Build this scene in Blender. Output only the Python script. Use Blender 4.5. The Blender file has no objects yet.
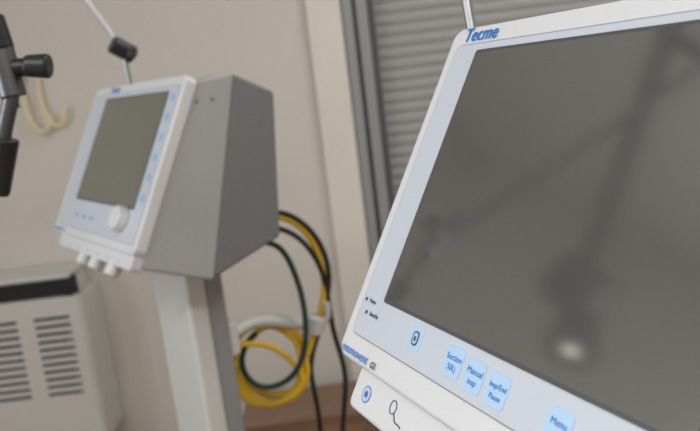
import bpy, bmesh, math
from mathutils import Vector, Matrix
S=bpy.context.scene
def lin(c): return tuple(((v/255)/12.92 if v/255<=.04045 else ((v/255+.055)/1.055)**2.4) for v in c)
def mat(name,rgb,rough=.5,metal=0.,noise=0.,nscale=40,bump=0.,bscale=200,coat=0.,spec=.5,emit=None,es=0,ior=None):
    m=bpy.data.materials.new(name);m.use_nodes=True;nt=m.node_tree;b=nt.nodes["Principled BSDF"]
    c=lin(rgb);b.inputs["Base Color"].default_value=(*c,1);b.inputs["Roughness"].default_value=rough;b.inputs["Metallic"].default_value=metal
    b.inputs["Specular IOR Level"].default_value=spec;b.inputs["Coat Weight"].default_value=coat
    if ior: b.inputs["IOR"].default_value=ior
    tc=nt.nodes.new("ShaderNodeTexCoord")
    if noise:
        n=nt.nodes.new("ShaderNodeTexNoise");n.inputs["Scale"].default_value=nscale;n.inputs["Detail"].default_value=4
        nt.links.new(tc.outputs["Object"],n.inputs["Vector"])
        mx=nt.nodes.new("ShaderNodeMix");mx.data_type='RGBA'
        mx.inputs[6].default_value=(*[v*(1-noise) for v in c],1);mx.inputs[7].default_value=(*[min(1,v*(1+noise)) for v in c],1)
        nt.links.new(n.outputs["Fac"],mx.inputs[0]);nt.links.new(mx.outputs[2],b.inputs["Base Color"])
    if bump:
        n=nt.nodes.new("ShaderNodeTexNoise");n.inputs["Scale"].default_value=bscale
        nt.links.new(tc.outputs["Object"],n.inputs["Vector"])
        bp=nt.nodes.new("ShaderNodeBump");bp.inputs["Strength"].default_value=bump;bp.inputs["Distance"].default_value=.002
        nt.links.new(n.outputs["Fac"],bp.inputs["Height"]);nt.links.new(bp.outputs[0],b.inputs["Normal"])
    if emit: b.inputs["Emission Color"].default_value=(*lin(emit),1);b.inputs["Emission Strength"].default_value=es
    return m
M_wall=mat("wall_paint",(214,210,203),.85,noise=.03,nscale=3,bump=.15,bscale=90)
M_pil=mat("pilaster_lit_tone",(226,222,213),.8,noise=.03,nscale=3,bump=.15,bscale=90)  # lighter than the wall: light from its different facing is put into the colour
M_ceil=mat("ceiling_paint",(232,231,229),.9)
M_white=mat("bezel_white_plastic",(206,208,211),.4,noise=.01,nscale=20)
M_panel=mat("membrane_panel",(188,195,205),.42,noise=.01,nscale=20)
M_line=mat("panel_seam",(136,142,151),.5)
M_house=mat("housing_grey_plastic",(164,166,167),.55,noise=.05,nscale=150,bump=.2,bscale=500)
M_house2=mat("housing_dark_grey_plastic",(118,120,122),.6,noise=.05,nscale=150,bump=.2,bscale=500)
M_screen=mat("screen_glass",(84,84,82),.09,ior=2.9)
M_screen2=mat("screen_glass_far",(108,109,100),.15,ior=2.0)
M_edge=mat("screen_gasket",(72,74,78),.5)
M_blue=mat("logo_blue_ink",(20,115,195),.5)
M_lblue=mat("key_light_blue",(168,198,228),.5)
M_key=mat("key_mid_blue",(140,178,220),.5)
M_pale=mat("key_pale_blue",(178,192,210),.5)
M_ink=mat("dark_ink",(70,80,95),.5)
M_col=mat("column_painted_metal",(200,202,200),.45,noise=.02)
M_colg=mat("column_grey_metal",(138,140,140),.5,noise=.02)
M_black=mat("black_plastic",(28,28,30),.4)
M_steel=mat("brushed_steel",(160,162,165),.35,metal=1)
M_steeld=mat("dark_steel",(105,107,110),.35,metal=1)
M_heat=mat("heater_enamel",(208,208,205),.45,noise=.015)
M_dark=mat("heater_slot_dark",(30,30,30),.7)
M_slot=mat("louvre_slot",(56,56,55),.7)
M_yel=mat("yellow_hose",(228,188,50),.45)
M_grn=mat("green_hose",(20,56,48),.45)
M_frame=mat("window_aluminium",(152,154,156),.4,metal=.1)
M_framed=mat("window_gasket_dark",(84,86,90),.6)
M_shut=mat("shutter_slat",(160,162,161),.55,noise=.03,nscale=8)
M_cream=mat("cream_cord",(232,220,180),.6)
M_rub=mat("caster_rubber",(40,40,42),.7)
M_wood=mat("wood_boards",(120,84,55),.45)
nt=M_wood.node_tree;b=nt.nodes["Principled BSDF"];tc=nt.nodes.new("ShaderNodeTexCoord");mp=nt.nodes.new("ShaderNodeMapping");mp.inputs["Scale"].default_value=(1,10,10)
wv=nt.nodes.new("ShaderNodeTexNoise");wv.inputs["Scale"].default_value=3;wv.inputs["Detail"].default_value=8
cr=nt.nodes.new("ShaderNodeValToRGB");cr.color_ramp.elements[0].color=(*lin((104,77,60)),1);cr.color_ramp.elements[1].color=(*lin((155,123,100)),1)
nt.links.new(tc.outputs["Object"],mp.inputs[0]);nt.links.new(mp.outputs[0],wv.inputs["Vector"]);nt.links.new(wv.outputs["Fac"],cr.inputs[0]);nt.links.new(cr.outputs[0],b.inputs["Base Color"])

def obj(name,verts,faces,m,parent=None,bev=0,seg=3,smooth=True):
    me=bpy.data.meshes.new(name);me.from_pydata([tuple(v) for v in verts],[],faces);me.update()
    bm=bmesh.new();bm.from_mesh(me);bmesh.ops.recalc_face_normals(bm,faces=bm.faces);bm.to_mesh(me);bm.free()
    for mm in (m if isinstance(m,list) else [m]): me.materials.append(mm)
    o=bpy.data.objects.new(name,me);S.collection.objects.link(o)
    if parent: o.parent=parent
    if bev:
        md=o.modifiers.new("bevel","BEVEL");md.width=bev;md.segments=seg;md.limit_method='ANGLE';md.angle_limit=math.radians(25)
    if smooth:
        for p in me.polygons:p.use_smooth=True
        try: me.set_sharp_from_angle(angle=math.radians(30))
        except Exception: pass
        if bev:
            w=o.modifiers.new("wn","WEIGHTED_NORMAL");w.keep_sharp=False
    return o
def box(name,lo,hi,m,parent=None,bev=0,seg=3):
    x0,y0,z0=lo;x1,y1,z1=hi
    v=[(x0,y0,z0),(x1,y0,z0),(x1,y1,z0),(x0,y1,z0),(x0,y0,z1),(x1,y0,z1),(x1,y1,z1),(x0,y1,z1)]
    f=[(0,3,2,1),(4,5,6,7),(0,1,5,4),(1,2,6,5),(2,3,7,6),(3,0,4,7)]
    return obj(name,v,f,m,parent,bev,seg)
def boxes(name,lst,m,parent=None,bev=0,seg=2):
    V=[];Fc=[]
    for lo,hi in lst:
        x0,y0,z0=lo;x1,y1,z1=hi;k=len(V)
        V+=[(x0,y0,z0),(x1,y0,z0),(x1,y1,z0),(x0,y1,z0),(x0,y0,z1),(x1,y0,z1),(x1,y1,z1),(x0,y1,z1)]
        Fc+=[tuple(i+k for i in f) for f in [(0,3,2,1),(4,5,6,7),(0,1,5,4),(1,2,6,5),(2,3,7,6),(3,0,4,7)]]
    return obj(name,V,Fc,m,parent,bev,seg)
def cyl(name,p0,p1,r0,r1,m,parent=None,n=32,bev=0):
    p0=Vector(p0);p1=Vector(p1);d=(p1-p0).normalized();q=d.to_track_quat('Z','Y')
    V=[];
    for p,r in((p0,r0),(p1,r1)):
        for i in range(n):
            a=2*math.pi*i/n;V.append(p+q@Vector((r*math.cos(a),r*math.sin(a),0)))
    F=[(i,(i+1)%n,n+(i+1)%n,n+i) for i in range(n)]+[tuple(range(n-1,-1,-1)),tuple(range(n,2*n))]
    return obj(name,V,F,m,parent,bev)
def tube(name,pts,r,m,parent=None,cyc=False):
    c=bpy.data.curves.new(name,'CURVE');c.dimensions='3D';c.bevel_depth=r;c.bevel_resolution=5;c.resolution_u=14;c.use_fill_caps=True
    s=c.splines.new('NURBS');s.points.add(len(pts)-1)
    for i,p in enumerate(pts): s.points[i].co=(*p,1)
    s.order_u=4;s.use_endpoint_u=True;s.use_cyclic_u=cyc
    c.materials.append(m);o=bpy.data.objects.new(name,c);S.collection.objects.link(o)
    if parent:o.parent=parent
    return o
def rrect(u0,v0,u1,v1,r,n=8):
    P=[]
    for cx,cy,a0 in((u1-r,v1-r,0),(u0+r,v1-r,90),(u0+r,v0+r,180),(u1-r,v0+r,270)):
        for i in range(n+1):
            a=math.radians(a0+90*i/n);P.append((cx+r*math.cos(a),cy+r*math.sin(a)))
    return P
def empty(name,loc=(0,0,0),rz=0):
    e=bpy.data.objects.new(name,None);S.collection.objects.link(e);e.location=loc;e.rotation_euler=(0,0,rz);e.empty_display_size=.1;return e
CH=1.32

def ventilator(BL,th,tilt,W,H,sl,sr,sb,st,strip,v0,knob,labels):
    root=empty("medical_ventilator",(BL[0],BL[1],BL[2]+CH),math.radians(th))
    t=math.radians(tilt);ct,sn=math.cos(t),math.sin(t)
    def fp(u,v,w): return (u,v*sn-w*ct,v*ct+w*sn)
    FM=Matrix(((1,0,0,0),(0,sn,-ct,0),(0,ct,sn,0),(0,0,0,1)))
    def slab(name,u0,v0_,u1,v1,r,w0,w1,m,bev=0):
        P=rrect(u0,v0_,u1,v1,r);n=len(P)
        V=[fp(u,v,w0) for u,v in P]+[fp(u,v,w1) for u,v in P]
        F=[(i,(i+1)%n,n+(i+1)%n,n+i) for i in range(n)]+[tuple(range(n-1,-1,-1)),tuple(range(n,2*n))]
        return obj(name,V,F,m,root,bev)
    def text(name,s,u,v,size,m,w=.0012,shear=0,al='LEFT',off=.006):
        c=bpy.data.curves.new(name,'FONT');c.body=s;c.size=size;c.extrude=.00012;c.shear=shear;c.align_x=al;c.offset=size*off
        c.materials.append(m);o=bpy.data.objects.new(name,c);S.collection.objects.link(o);o.parent=root
        o.matrix_local=FM@Matrix.Translation((u,v,w));return o
    slab("front_bezel",0,v0,W,H,.014,-.024,0,M_white,.005)
    slab("panel_seam",.0150,.013,W-.011,H-.019,.009,-.002,.0004,M_line)
    slab("membrane_panel",.016,.014,W-.012,H-.02,.008,-.002,.0008,M_panel,.0004)
    slab("screen_gasket",sl-.003,sb-.003,sr+.003,H-st+.003,.003,-.002,.0013,M_edge)
    slab("display_screen",sl,sb,sr,H-st,.002,-.002,.0018,M_screen if labels else M_screen2)
    slab("connector_strip",.045,v0-strip,W-.008,v0+.004,.008,-.03,-.0045,M_white,.004)
    def shell(name,secs,m,bev):
        V=[];F=[]
        for s in secs: V+=s
        for k in range(len(secs)-1):
            for i in range(4):
                F.append((k*4+i,k*4+(i+1)%4,k*4+4+(i+1)%4,k*4+4+i))
        F+=[(3,2,1,0),tuple(range(4*(len(secs)-1),4*len(secs)))]
        return obj(name,V,F,m,root,bev)
    f0=fp(0,v0-strip+.006,-.02);f1=fp(0,H-.004,-.02);i=.006
    def sec(b,tp,ins): return [(ins,b[0],b[1]),(W-ins,b[0],b[1]),(W-ins,tp[0],tp[1]),(ins,tp[0],tp[1])]
    fs=sec((f0[1],f0[2]),(f1[1],f1[2]),i);fs[0]=(.05,f0[1],f0[2])
    shell("front_shell",[fs,sec((.14,-.085),(.242,.278),i)],M_house,.006)
    shell("rear_housing",[sec((.137,-.084),(.240,.277),i+.0015),sec((.310,-.045),(.340,.235),.040)],M_house2,.008)
    for k,(y,z) in enumerate(((.19,.235),(.16,.235))):
        cyl("side_screw_%d"%k,(W-i-.001,y,z),(W-i+.0012,y,z),.0035,.0035,M_house2,root,16)
    for k,u in enumerate((.20,.27,.36)):
        cyl("port_%d"%k,fp(u,v0-strip+.006,-.018),fp(u,v0-strip-.020,-.012),.015,.013,M_col,root,32,.002)
        cyl("port_bore_%d"%k,fp(u,v0-strip-.019,-.0122),fp(u,v0-strip-.0205,-.0119),.009,.009,M_edge,root,24)
    for k in range(7):
        u=.06+k*.055;slab("strip_mark_%d"%k,u,v0-strip*.6-.002,u+.018,v0-strip*.6+.002,.001,-.006,-.0040,M_pale)if not labels else None
    cyl("rotary_knob",fp(*knob,0),fp(*knob,.020),.024,.022,M_white,root,48,.004)
    for k in range(6):
        v=sb+.02+k*(H-st-sb-.03)/5
        slab("side_key_%d"%k,sr+.018,v-.007,sr+.034,v+.007,.004,0,.0014,M_key)
    if not labels:
        for k in range(3):
            slab("key_%d"%k,sl+.02+k*.045,sb*.55-.007,sl+.045+k*.045,sb*.55+.005,.003,0,.0014,M_pale)
            slab("key_bar_%d"%k,sl+.025+k*.045,sb*.55-.002,sl+.04+k*.045,sb*.55+.001,.001,0,.0017,M_blue)
    else:
        for k,(s,u,v,sz) in enumerate(labels):
            L=s.split("|");slab("key_%d"%k,u-.011,v-.0115,u+.011,v+.0115,.003,0,.0014,M_lblue)
            for j,q in enumerate(L): text("key_text_%d_%d"%(k,j),q,u,v+.001-j*.0075,sz,M_blue,.0016,al='CENTER',off=0)
        slab("lock_key_plate",.112,.026,.130,.046,.004,0,.0012,M_lblue)
        slab("lock_key_ring",.1165,.0300,.1255,.0420,.0035,0,.0016,M_ink)
        slab("lock_key_centre",.1180,.0315,.1240,.0405,.0025,0,.0018,M_lblue)
        slab("lock_key_dot",.1195,.0335,.1225,.038,.001,0,.0020,M_ink)
        for k,(u,v) in enumerate(((.022,.047),(.030,.036))):
            cyl("status_led_%d"%k,fp(u,v,0),fp(u,v,.0016),.0018,.0018,M_ink,root,16)
            text("led_text_%d"%k,"Standby" if k else "Mains",u+.006,v-.0015,.0055,M_ink,off=0)
        bv=v0-strip*.48
        cyl("port_badge",fp(.071,bv,-.006),fp(.071,bv,-.0042),.0075,.0075,M_blue,root,32)
        cyl("port_badge_in",fp(.071,bv,-.006),fp(.071,bv,-.0040),.0064,.0064,M_panel,root,32)
        cyl("port_badge_dot",fp(.071,bv,-.006),fp(.071,bv,-.0038),.0030,.0030,M_blue,root,32)
        tube("port_symbol_head",[fp(.117+.005*math.cos(a),bv+.005+.006*math.sin(a),-.0042) for a in [2*math.pi*q/10 for q in range(10)]],.0005,M_ink,root,True)
        tube("port_symbol_tube",[fp(.121+a,bv+b,-.0042) for a,b in((.0,.001),(.003,-.003),(.006,-.006),(.011,-.004),(.015,-.006))],.0006,M_ink,root)
        text("strip_text","flow / sensor",.165,bv-.003,.008,M_ink,-.0042)
    text("maker_logo","Tecme",.024 if labels else .10,H-.0165,.0190,M_blue,shear=.1,off=.008)
    text("model_script","neumovent",.009,v0+.0055,.0115,M_blue,shear=.2,off=0)
    text("model_suffix","GS",.068,v0+.0055,.008,M_ink)
    zf=-(BL[2]+CH)
    cx,cy=.245,.175
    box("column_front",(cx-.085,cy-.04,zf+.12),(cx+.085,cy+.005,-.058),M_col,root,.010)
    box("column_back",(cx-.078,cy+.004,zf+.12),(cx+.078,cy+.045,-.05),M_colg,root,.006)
    box("column_head",(cx-.10,cy-.055,-.075),(cx+.10,cy+.06,-.05),M_col,root,.008)
    box("cart_hub",(cx-.12,cy-.10,zf+.08),(cx+.12,cy+.10,zf+.14),M_col,root,.02)
    for k,(sx,sy) in enumerate(((-1,-1),(1,-1),(-1,1),(1,1))):
        ex,ey=cx+sx*.22,cy+sy*.22
        d=Vector((sx,sy,0)).normalized();p=Vector((-d.y,d.x,0))
        a=Vector((cx+sx*.06,cy+sy*.05,zf+.105));e=Vector((ex,ey,zf+.095))
        V=[a+p*.035+Vector((0,0,.03)),a-p*.035+Vector((0,0,.03)),a-p*.035-Vector((0,0,.02)),a+p*.035-Vector((0,0,.02)),
           e+p*.025+Vector((0,0,.012)),e-p*.025+Vector((0,0,.012)),e-p*.025-Vector((0,0,.012)),e+p*.025-Vector((0,0,.012))]
        obj("cart_leg_%d"%k,V,[(3,2,1,0),(4,5,6,7),(0,1,5,4),(1,2,6,5),(2,3,7,6),(3,0,4,7)],M_col,root,.006)
        cyl("caster_fork_%d"%k,(ex,ey,zf+.05),(ex,ey,zf+.09),.014,.014,M_steel,root)
        cyl("caster_wheel_%d"%k,(ex-.014,ey,zf+.035),(ex+.014,ey,zf+.035),.035,.035,M_rub,root,32,.004)
    return root
def attach(o,root):
    o.parent=root;o.matrix_parent_inverse=(Matrix.Translation(root.location)@root.rotation_euler.to_matrix().to_4x4()).inverted()

rear=ventilator((-.6383,1.6013,-.2521),-54.16,27.49,.4637,.32,.0912,.4097,.0755,.0317,.026,-.004,(.378,.052),None)
fg=ventilator((-.0233,.6811,-.2478),-66.45,30.1,.4637,.32,.0555,.385,.0542,.0297,.036,-.011,(.424,.04),
   [("Suction|50Lj",.179,.034,.0066),("Manual|insp",.207,.032,.0066),("Insp/End|Pause",.235,.031,.0056),("Menu",.297,.029,.0066)])

def c(name,p0,p1,r0,r1,m,root,**k):
    o=cyl(name,p0,p1,r0,r1,m,None,**k);attach(o,root);return o
def tb(name,pts,r,m,root):
    o=tube(name,pts,r,m);attach(o,root);return o
J=(-.415,1.56,CH+.100)
c("circuit_arm_upper",(-.585,1.56,CH+.42),J,.0055,.0055,M_steel,rear)
c("circuit_arm_joint",(-.415-.018,1.55,CH+.114),(-.415+.018,1.57,CH+.086),.018,.018,M_black,rear,bev=.004)
c("circuit_arm_knob",(-.415+.014,1.545,CH+.094),(-.388,1.545,CH+.084),.010,.012,M_black,rear,bev=.003)
c("circuit_arm_lower",J,(-.41,1.56,CH-.06),.0055,.0055,M_steel,rear)
c("circuit_arm_clamp",(-.41,1.56,CH-.02),(-.41,1.56,CH-.10),.014,.014,M_black,rear,bev=.003)
c("bracket_mount",(-.285,1.50,.845),(-.285,1.50,.775),.024,.024,M_col,rear,bev=.004)
tb("bracket_arm",[(-.285,1.50,.81),(-.25,1.56,.822),(-.20,1.62,.80),(-.14,1.64,.770),(-.105,1.65,.762)],.013,M_col,rear)
c("bracket_clip",(-.115,1.65,.745),(-.105,1.65,.785),.022,.022,M_col,rear,bev=.004)
tb("bracket_hook",[(-.105,1.65,.762),(-.082,1.65,.765),(-.075,1.65,.785),(-.078,1.65,.815)],.008,M_col,rear)
def coil(cx,cz,r,y,turns,dr,a0,n=16):
    P=[]
    for k in range(int(turns*n)+1):
        a=a0+2*math.pi*k/n;rr=r+dr*math.sin(k*.7)
        P.append((cx+rr*math.cos(a)+.006*math.sin(k*.23),y+.012*math.sin(k*.37)+.006*k/n,cz+rr*math.sin(a)+.008*math.cos(k*.31)))
    return P
yel=[(-.20,1.50,1.05),(-.165,1.60,1.045),(-.11,1.65,1.005),(-.078,1.66,.93),(-.075,1.66,.85),(-.09,1.655,.80),(-.12,1.66,.73)]+coil(-.225,.690,.085,1.63,3,.008,-.1)
tb("yellow_air_hose",yel,.0070,M_yel,rear)
yel2=[(-.28,1.56,.77),(-.22,1.60,.76),(-.17,1.62,.70),(-.14,1.62,.64),(-.19,1.62,.60),(-.26,1.62,.595),(-.31,1.62,.62),(-.30,1.62,.70)]
tb("yellow_air_hose_loop",yel2,.0070,M_yel,rear)
grn=[(-.20,1.52,1.00),(-.16,1.60,.985),(-.135,1.62,.90),(-.125,1.62,.82),(-.13,1.60,.74),(-.16,1.60,.67),(-.22,1.60,.64),(-.28,1.60,.66),(-.29,1.60,.74),(-.24,1.61,.775)]
tb("green_oxygen_hose",grn,.0065,M_grn,rear)
blk=[(-.20,1.50,1.06),(-.16,1.60,1.055),(-.10,1.65,1.01),(-.064,1.66,.93),(-.062,1.66,.86),(-.085,1.66,.79),(-.11,1.66,.73),(-.14,1.66,.66),(-.13,1.66,.58),(-.13,1.66,.45),(-.16,1.64,.2),(-.24,1.58,.12)]
tb("black_power_cable",blk,.006,M_black,rear)
blk2=[(-.20,1.50,1.03),(-.15,1.60,1.02),(-.09,1.64,.95),(-.07,1.66,.85),(-.075,1.66,.75),(-.055,1.66,.66),(-.057,1.66,.60),(-.08,1.66,.50),(-.12,1.64,.25),(-.22,1.58,.13)]
tb("black_sensor_cable",blk2,.006,M_black,rear)
c("circuit_arm_rod",(.137,.92,1.75),(.162,.80,1.20),.0055,.0055,M_steel,fg)

arm=empty("articulated_support_arm")
def a_(name,*a,**k): return cyl(name,*a,arm,**k)
ox=.015;dz=-.034
a_("ceiling_rose",(-.15,1.17,2.70),(-.15,1.17,2.64),.07,.06,M_steel,bev=.005)
a_("drop_rod",(-.15,1.17,2.65),(-1.08,1.10,1.74),.026,.026,M_black)
a_("elbow_joint",(-1.08,1.03,1.74),(-1.08,1.17,1.76),.075,.075,M_black,bev=.006)
a_("lamp_head",(-1.12,1.08,1.72),(-1.08,1.01,1.60),.045,.070,M_black,bev=.006)
M_bulb=mat("lamp_bulb",(255,250,240),.5,emit=(255,250,240),es=2.0)
hd=Vector((.04,-.07,-.12)).normalized();hb=Vector((-1.08,1.01,1.60))
a_("lamp_bulb",hb-hd*.002,hb+hd*.006,.020,.018,M_bulb)
a_("elbow_joint_2",(-.62+ox,.99,2.14),(-.62+ox,1.16,2.20),.018,.018,M_black,bev=.004)
a_("vertical_rod",(-.62+ox,1.0,2.15),(-.435+ox,1.0,1.36+dz),.009,.009,M_black)
a_("clamp_body",(-.437+ox,1.0,1.450+dz),(-.432+ox,1.0,1.375+dz),.016,.017,M_steeld,bev=.003)
a_("clamp_collar",(-.446+ox,1.0,1.478+dz),(-.440+ox,1.0,1.435+dz),.021,.021,M_black,bev=.003)
a_("clamp_cross",(-.455+ox,1.0,1.414+dz),(-.395+ox,1.0,1.410+dz),.012,.012,M_black)
a_("clamp_knob",(-.405+ox,.99,1.412+dz),(-.374+ox,.99,1.408+dz),.014,.016,M_black,bev=.004)
tube("flex_hose",[(-.434+ox,1.0,1.345),(-.442+ox,1.0,1.32),(-.462+ox,1.0,1.29),(-.468+ox,1.0,1.24)],.010,M_steeld,arm)
a_("probe_head",(-.456+ox,1.0,1.290),(-.476+ox,1.0,1.215),.020,.012,M_black,bev=.004)

cord=empty("hanging_cord")
tube("cord_loop_1",[(-1.12,2.785,1.46),(-1.125,2.78,1.38),(-1.12,2.77,1.30),(-1.09,2.77,1.235),(-1.05,2.77,1.24),(-1.04,2.77,1.30)],.007,M_cream,cord)
tube("cord_loop_2",[(-1.06,2.785,1.44),(-1.07,2.78,1.36),(-1.05,2.77,1.28),(-1.01,2.77,1.24),(-.985,2.77,1.28),(-.98,2.77,1.33)],.007,M_cream,cord)
cyl("cord_hook",(-1.09,2.80,1.46),(-1.09,2.765,1.46),.01,.01,M_cream,cord)
tube("cord_top",[(-1.12,2.785,1.45),(-1.10,2.775,1.475),(-1.08,2.775,1.475),(-1.06,2.785,1.43)],.005,M_cream,cord)

ht=empty("gas_wall_heater")
hx0,hx1=-1.74,-1.015;hy=2.58;zt=.745;zb=.10
box("heater_body",(hx0+.01,hy+.06,zb+.02),(hx1-.01,2.80,zt-.02),M_heat,ht,.01)
box("heater_top_cap",(hx0,hy+.01,zt-.016),(hx1,2.795,zt),M_heat,ht,.006)
box("heater_top_recess",(hx0+.01,hy+.02,zt-.10),(hx1+.006,hy+.065,zt-.012),M_dark,ht)
slots=[(-1.62,-1.50),(-1.40,-1.225),(-1.165,-1.035)]
z1=zt-.080;n=11;ztop=.612;zbot=.300;pitch=(ztop-zbot)/n
bl=[];px=[hx0]+[v for s in slots for v in s]+[hx1]
for k in range(0,len(px),2): bl.append(((px[k],hy,zb),(px[k+1],hy+.03,z1)))
for s in slots:
    bl.append(((s[0],hy,ztop),(s[1],hy+.03,z1)));bl.append(((s[0],hy,zb),(s[1],hy+.03,zbot)))
    for k in range(n): bl.append(((s[0],hy+.001,zbot+k*pitch+pitch*.48),(s[1],hy+.03,zbot+(k+1)*pitch)))
boxes("heater_front_panel",bl,M_heat,ht)
box("heater_slot_back",(hx0+.05,hy+.010,zbot-.01),(hx1-.05,hy+.031,ztop+.01),M_slot,ht)
cyl("heater_corner",(hx1,hy+.03,zb),(hx1,hy+.03,z1),.03,.03,M_heat,ht)
box("heater_side",(hx1-.01,hy+.03,zb),(hx1+.03,2.80,z1),M_heat,ht,.006)
boxes("heater_feet",[((-1.68,2.65,0),(-1.64,2.78,zb+.03)),((-1.09,2.65,0),(-1.05,2.78,zb+.03))],M_heat,ht)

cr_=empty("wooden_storage_box")
bx0,bx1,by0,by1,bh=-.46,-.03,2.44,2.70,.150
boxes("box_walls",[((bx0,by0,0),(bx1,by0+.018,bh)),((bx0,by1-.018,0),(bx1,by1,bh)),((bx0,by0+.018,0),(bx0+.018,by1-.018,bh)),((bx1-.018,by0+.018,0),(bx1,by1-.018,bh))],M_wood,cr_,.002)
box("box_lid",(bx0-.008,by0-.01,bh),(bx1+.008,by1+.004,bh+.018),M_wood,cr_,.003)

X0,X1,Y0,Y1,Z1=-2.3,1.9,-2.2,2.8,2.7
box("floor",(X0-.1,Y0-.1,-.1),(X1+.1,Y1+.1,0),M_wood)
box("ceiling",(X0-.1,Y0-.1,Z1),(X1+.1,Y1+.1,Z1+.1),M_ceil)
wx0,wx1,wz=.06,1.55,2.3
boxes("wall_back",[((X0-.1,Y1,0),(wx0,Y1+.12,Z1)),((wx0,Y1,wz),(wx1,Y1+.12,Z1)),((wx1,Y1,0),(X1+.1,Y1+.12,Z1))],M_wall)
box("wall_right",(X1,Y0,0),(X1+.1,Y1,Z1),M_wall)
box("wall_front",(X0-.1,Y0-.1,0),(X1+.1,Y0,Z1),M_wall)
lw=[((X0-.1,Y0,0),(X0,-.6,Z1)),((X0-.1,1.0,0),(X0,Y1,Z1)),((X0-.1,-.6,0),(X0,1.0,.9)),((X0-.1,-.6,2.2),(X0,1.0,Z1))]
boxes("wall_left",lw,M_wall)
box("trim_pilaster",(-.068,Y1-.035,0),(.055,Y1+.0,Z1),M_pil,None,.004)
w=empty("window_1")
boxes("window_frame",[((wx0,Y1-.03,0),(wx0+.035,Y1+.05,wz)),((wx0+.05,Y1-.015,0),(wx0+.09,Y1+.05,wz)),((wx1-.05,Y1-.02,0),(wx1,Y1+.05,wz)),((wx0,Y1-.02,wz-.05),(wx1,Y1+.05,wz)),((wx0,Y1-.02,0),(wx1,Y1+.05,.05))],M_frame,w,.003)
box("window_track",(wx0+.03,Y1,.0),(wx0+.055,Y1+.04,wz),M_framed,w)
box("window_track_2",(wx0+.085,Y1+.0,.0),(wx0+.115,Y1+.06,wz),M_framed,w)
z=.04;V=[];F=[]
while z<wz-.04:
    k=len(V)
    prof=[(Y1+.0565,z),(Y1+.0535,z+.005),(Y1+.052,z+.020),(Y1+.0535,z+.034),(Y1+.0565,z+.039),(Y1+.058,z+.040)]
    for yy,zz in prof: V.append((wx0+.09,yy,zz));V.append((wx1-.02,yy,zz))
    for j in range(5): F.append((k+2*j,k+2*j+1,k+2*j+3,k+2*j+2))
    z+=.041
obj("roller_shutter",V,F,M_shut,w)
box("shutter_backing",(wx0+.06,Y1+.064,0),(wx1-.01,Y1+.08,wz),M_framed,w)
w2=empty("added_window")  # unseen window added on the left wall to carry the side light
boxes("added_window_frame",[((X0-.06,-.6,.9),(X0-.01,-.55,2.2)),((X0-.06,.95,.9),(X0-.01,1.0,2.2)),((X0-.06,-.6,.9),(X0-.01,1.0,.95)),((X0-.06,-.6,2.15),(X0-.01,1.0,2.2)),((X0-.06,.18,.9),(X0-.01,.22,2.2))],M_frame,w2)
M_em=mat("fill_lamp_diffuser",(255,250,240),.5,emit=(255,252,248),es=3)  # glowing face of the added fill fixtures
def area(name,loc,rot,sx,sy,e,col,parent=None):
    l=bpy.data.lights.new(name,'AREA');l.shape='RECTANGLE';l.size=sx;l.size_y=sy;l.energy=e;l.color=col
    o=bpy.data.objects.new(name,l);S.collection.objects.link(o);o.location=loc;o.rotation_euler=rot
    if parent:o.parent=parent
    return o
for (lx,ly,e) in ((.5,-.9,27),(-1.3,-.4,24),(1.0,1.6,14)):  # unseen ceiling fixtures, added as fill to brighten the room
    lamp=empty("fill_lamp")
    box("fill_lamp_housing",(lx-.6,ly-.15,2.64),(lx+.6,ly+.15,2.70),M_ceil,lamp,.01)
    box("fill_lamp_diffuser",(lx-.57,ly-.12,2.625),(lx+.57,ly+.12,2.642),M_em,lamp)
    area("fill_light",(lx,ly,2.61),(0,0,0),1.1,.25,e,(1,.99,.975),lamp)
area("side_fill",(X0-.25,.2,1.55),(0,math.radians(-90),0),1.3,1.6,27,(.93,.97,1.0),w2)  # area light added outside the unseen left window
W=bpy.data.worlds.new("world");S.world=W;W.use_nodes=True
bg=W.node_tree.nodes["Background"];bg.inputs[0].default_value=(.8,.88,1,1);bg.inputs[1].default_value=1.0

cd=bpy.data.cameras.new("camera");cam=bpy.data.objects.new("camera",cd);S.collection.objects.link(cam)
cd.sensor_width=36;cd.lens=750/700*36;cd.clip_start=.02
p=math.radians(-10.7);r=math.radians(6.94)
Fv=Vector((0,math.cos(p),math.sin(p)));R0=Vector((1,0,0));U0=Vector((0,-math.sin(p),math.cos(p)))
R=math.cos(r)*R0-math.sin(r)*U0;U=math.sin(r)*R0+math.cos(r)*U0
cam.matrix_world=Matrix(((R.x,U.x,-Fv.x,0),(R.y,U.y,-Fv.y,0),(R.z,U.z,-Fv.z,CH),(0,0,0,1)))
cd.dof.use_dof=True;cd.dof.focus_distance=.60;cd.dof.aperture_fstop=6.8
S.camera=cam
S.view_settings.view_transform='Standard'
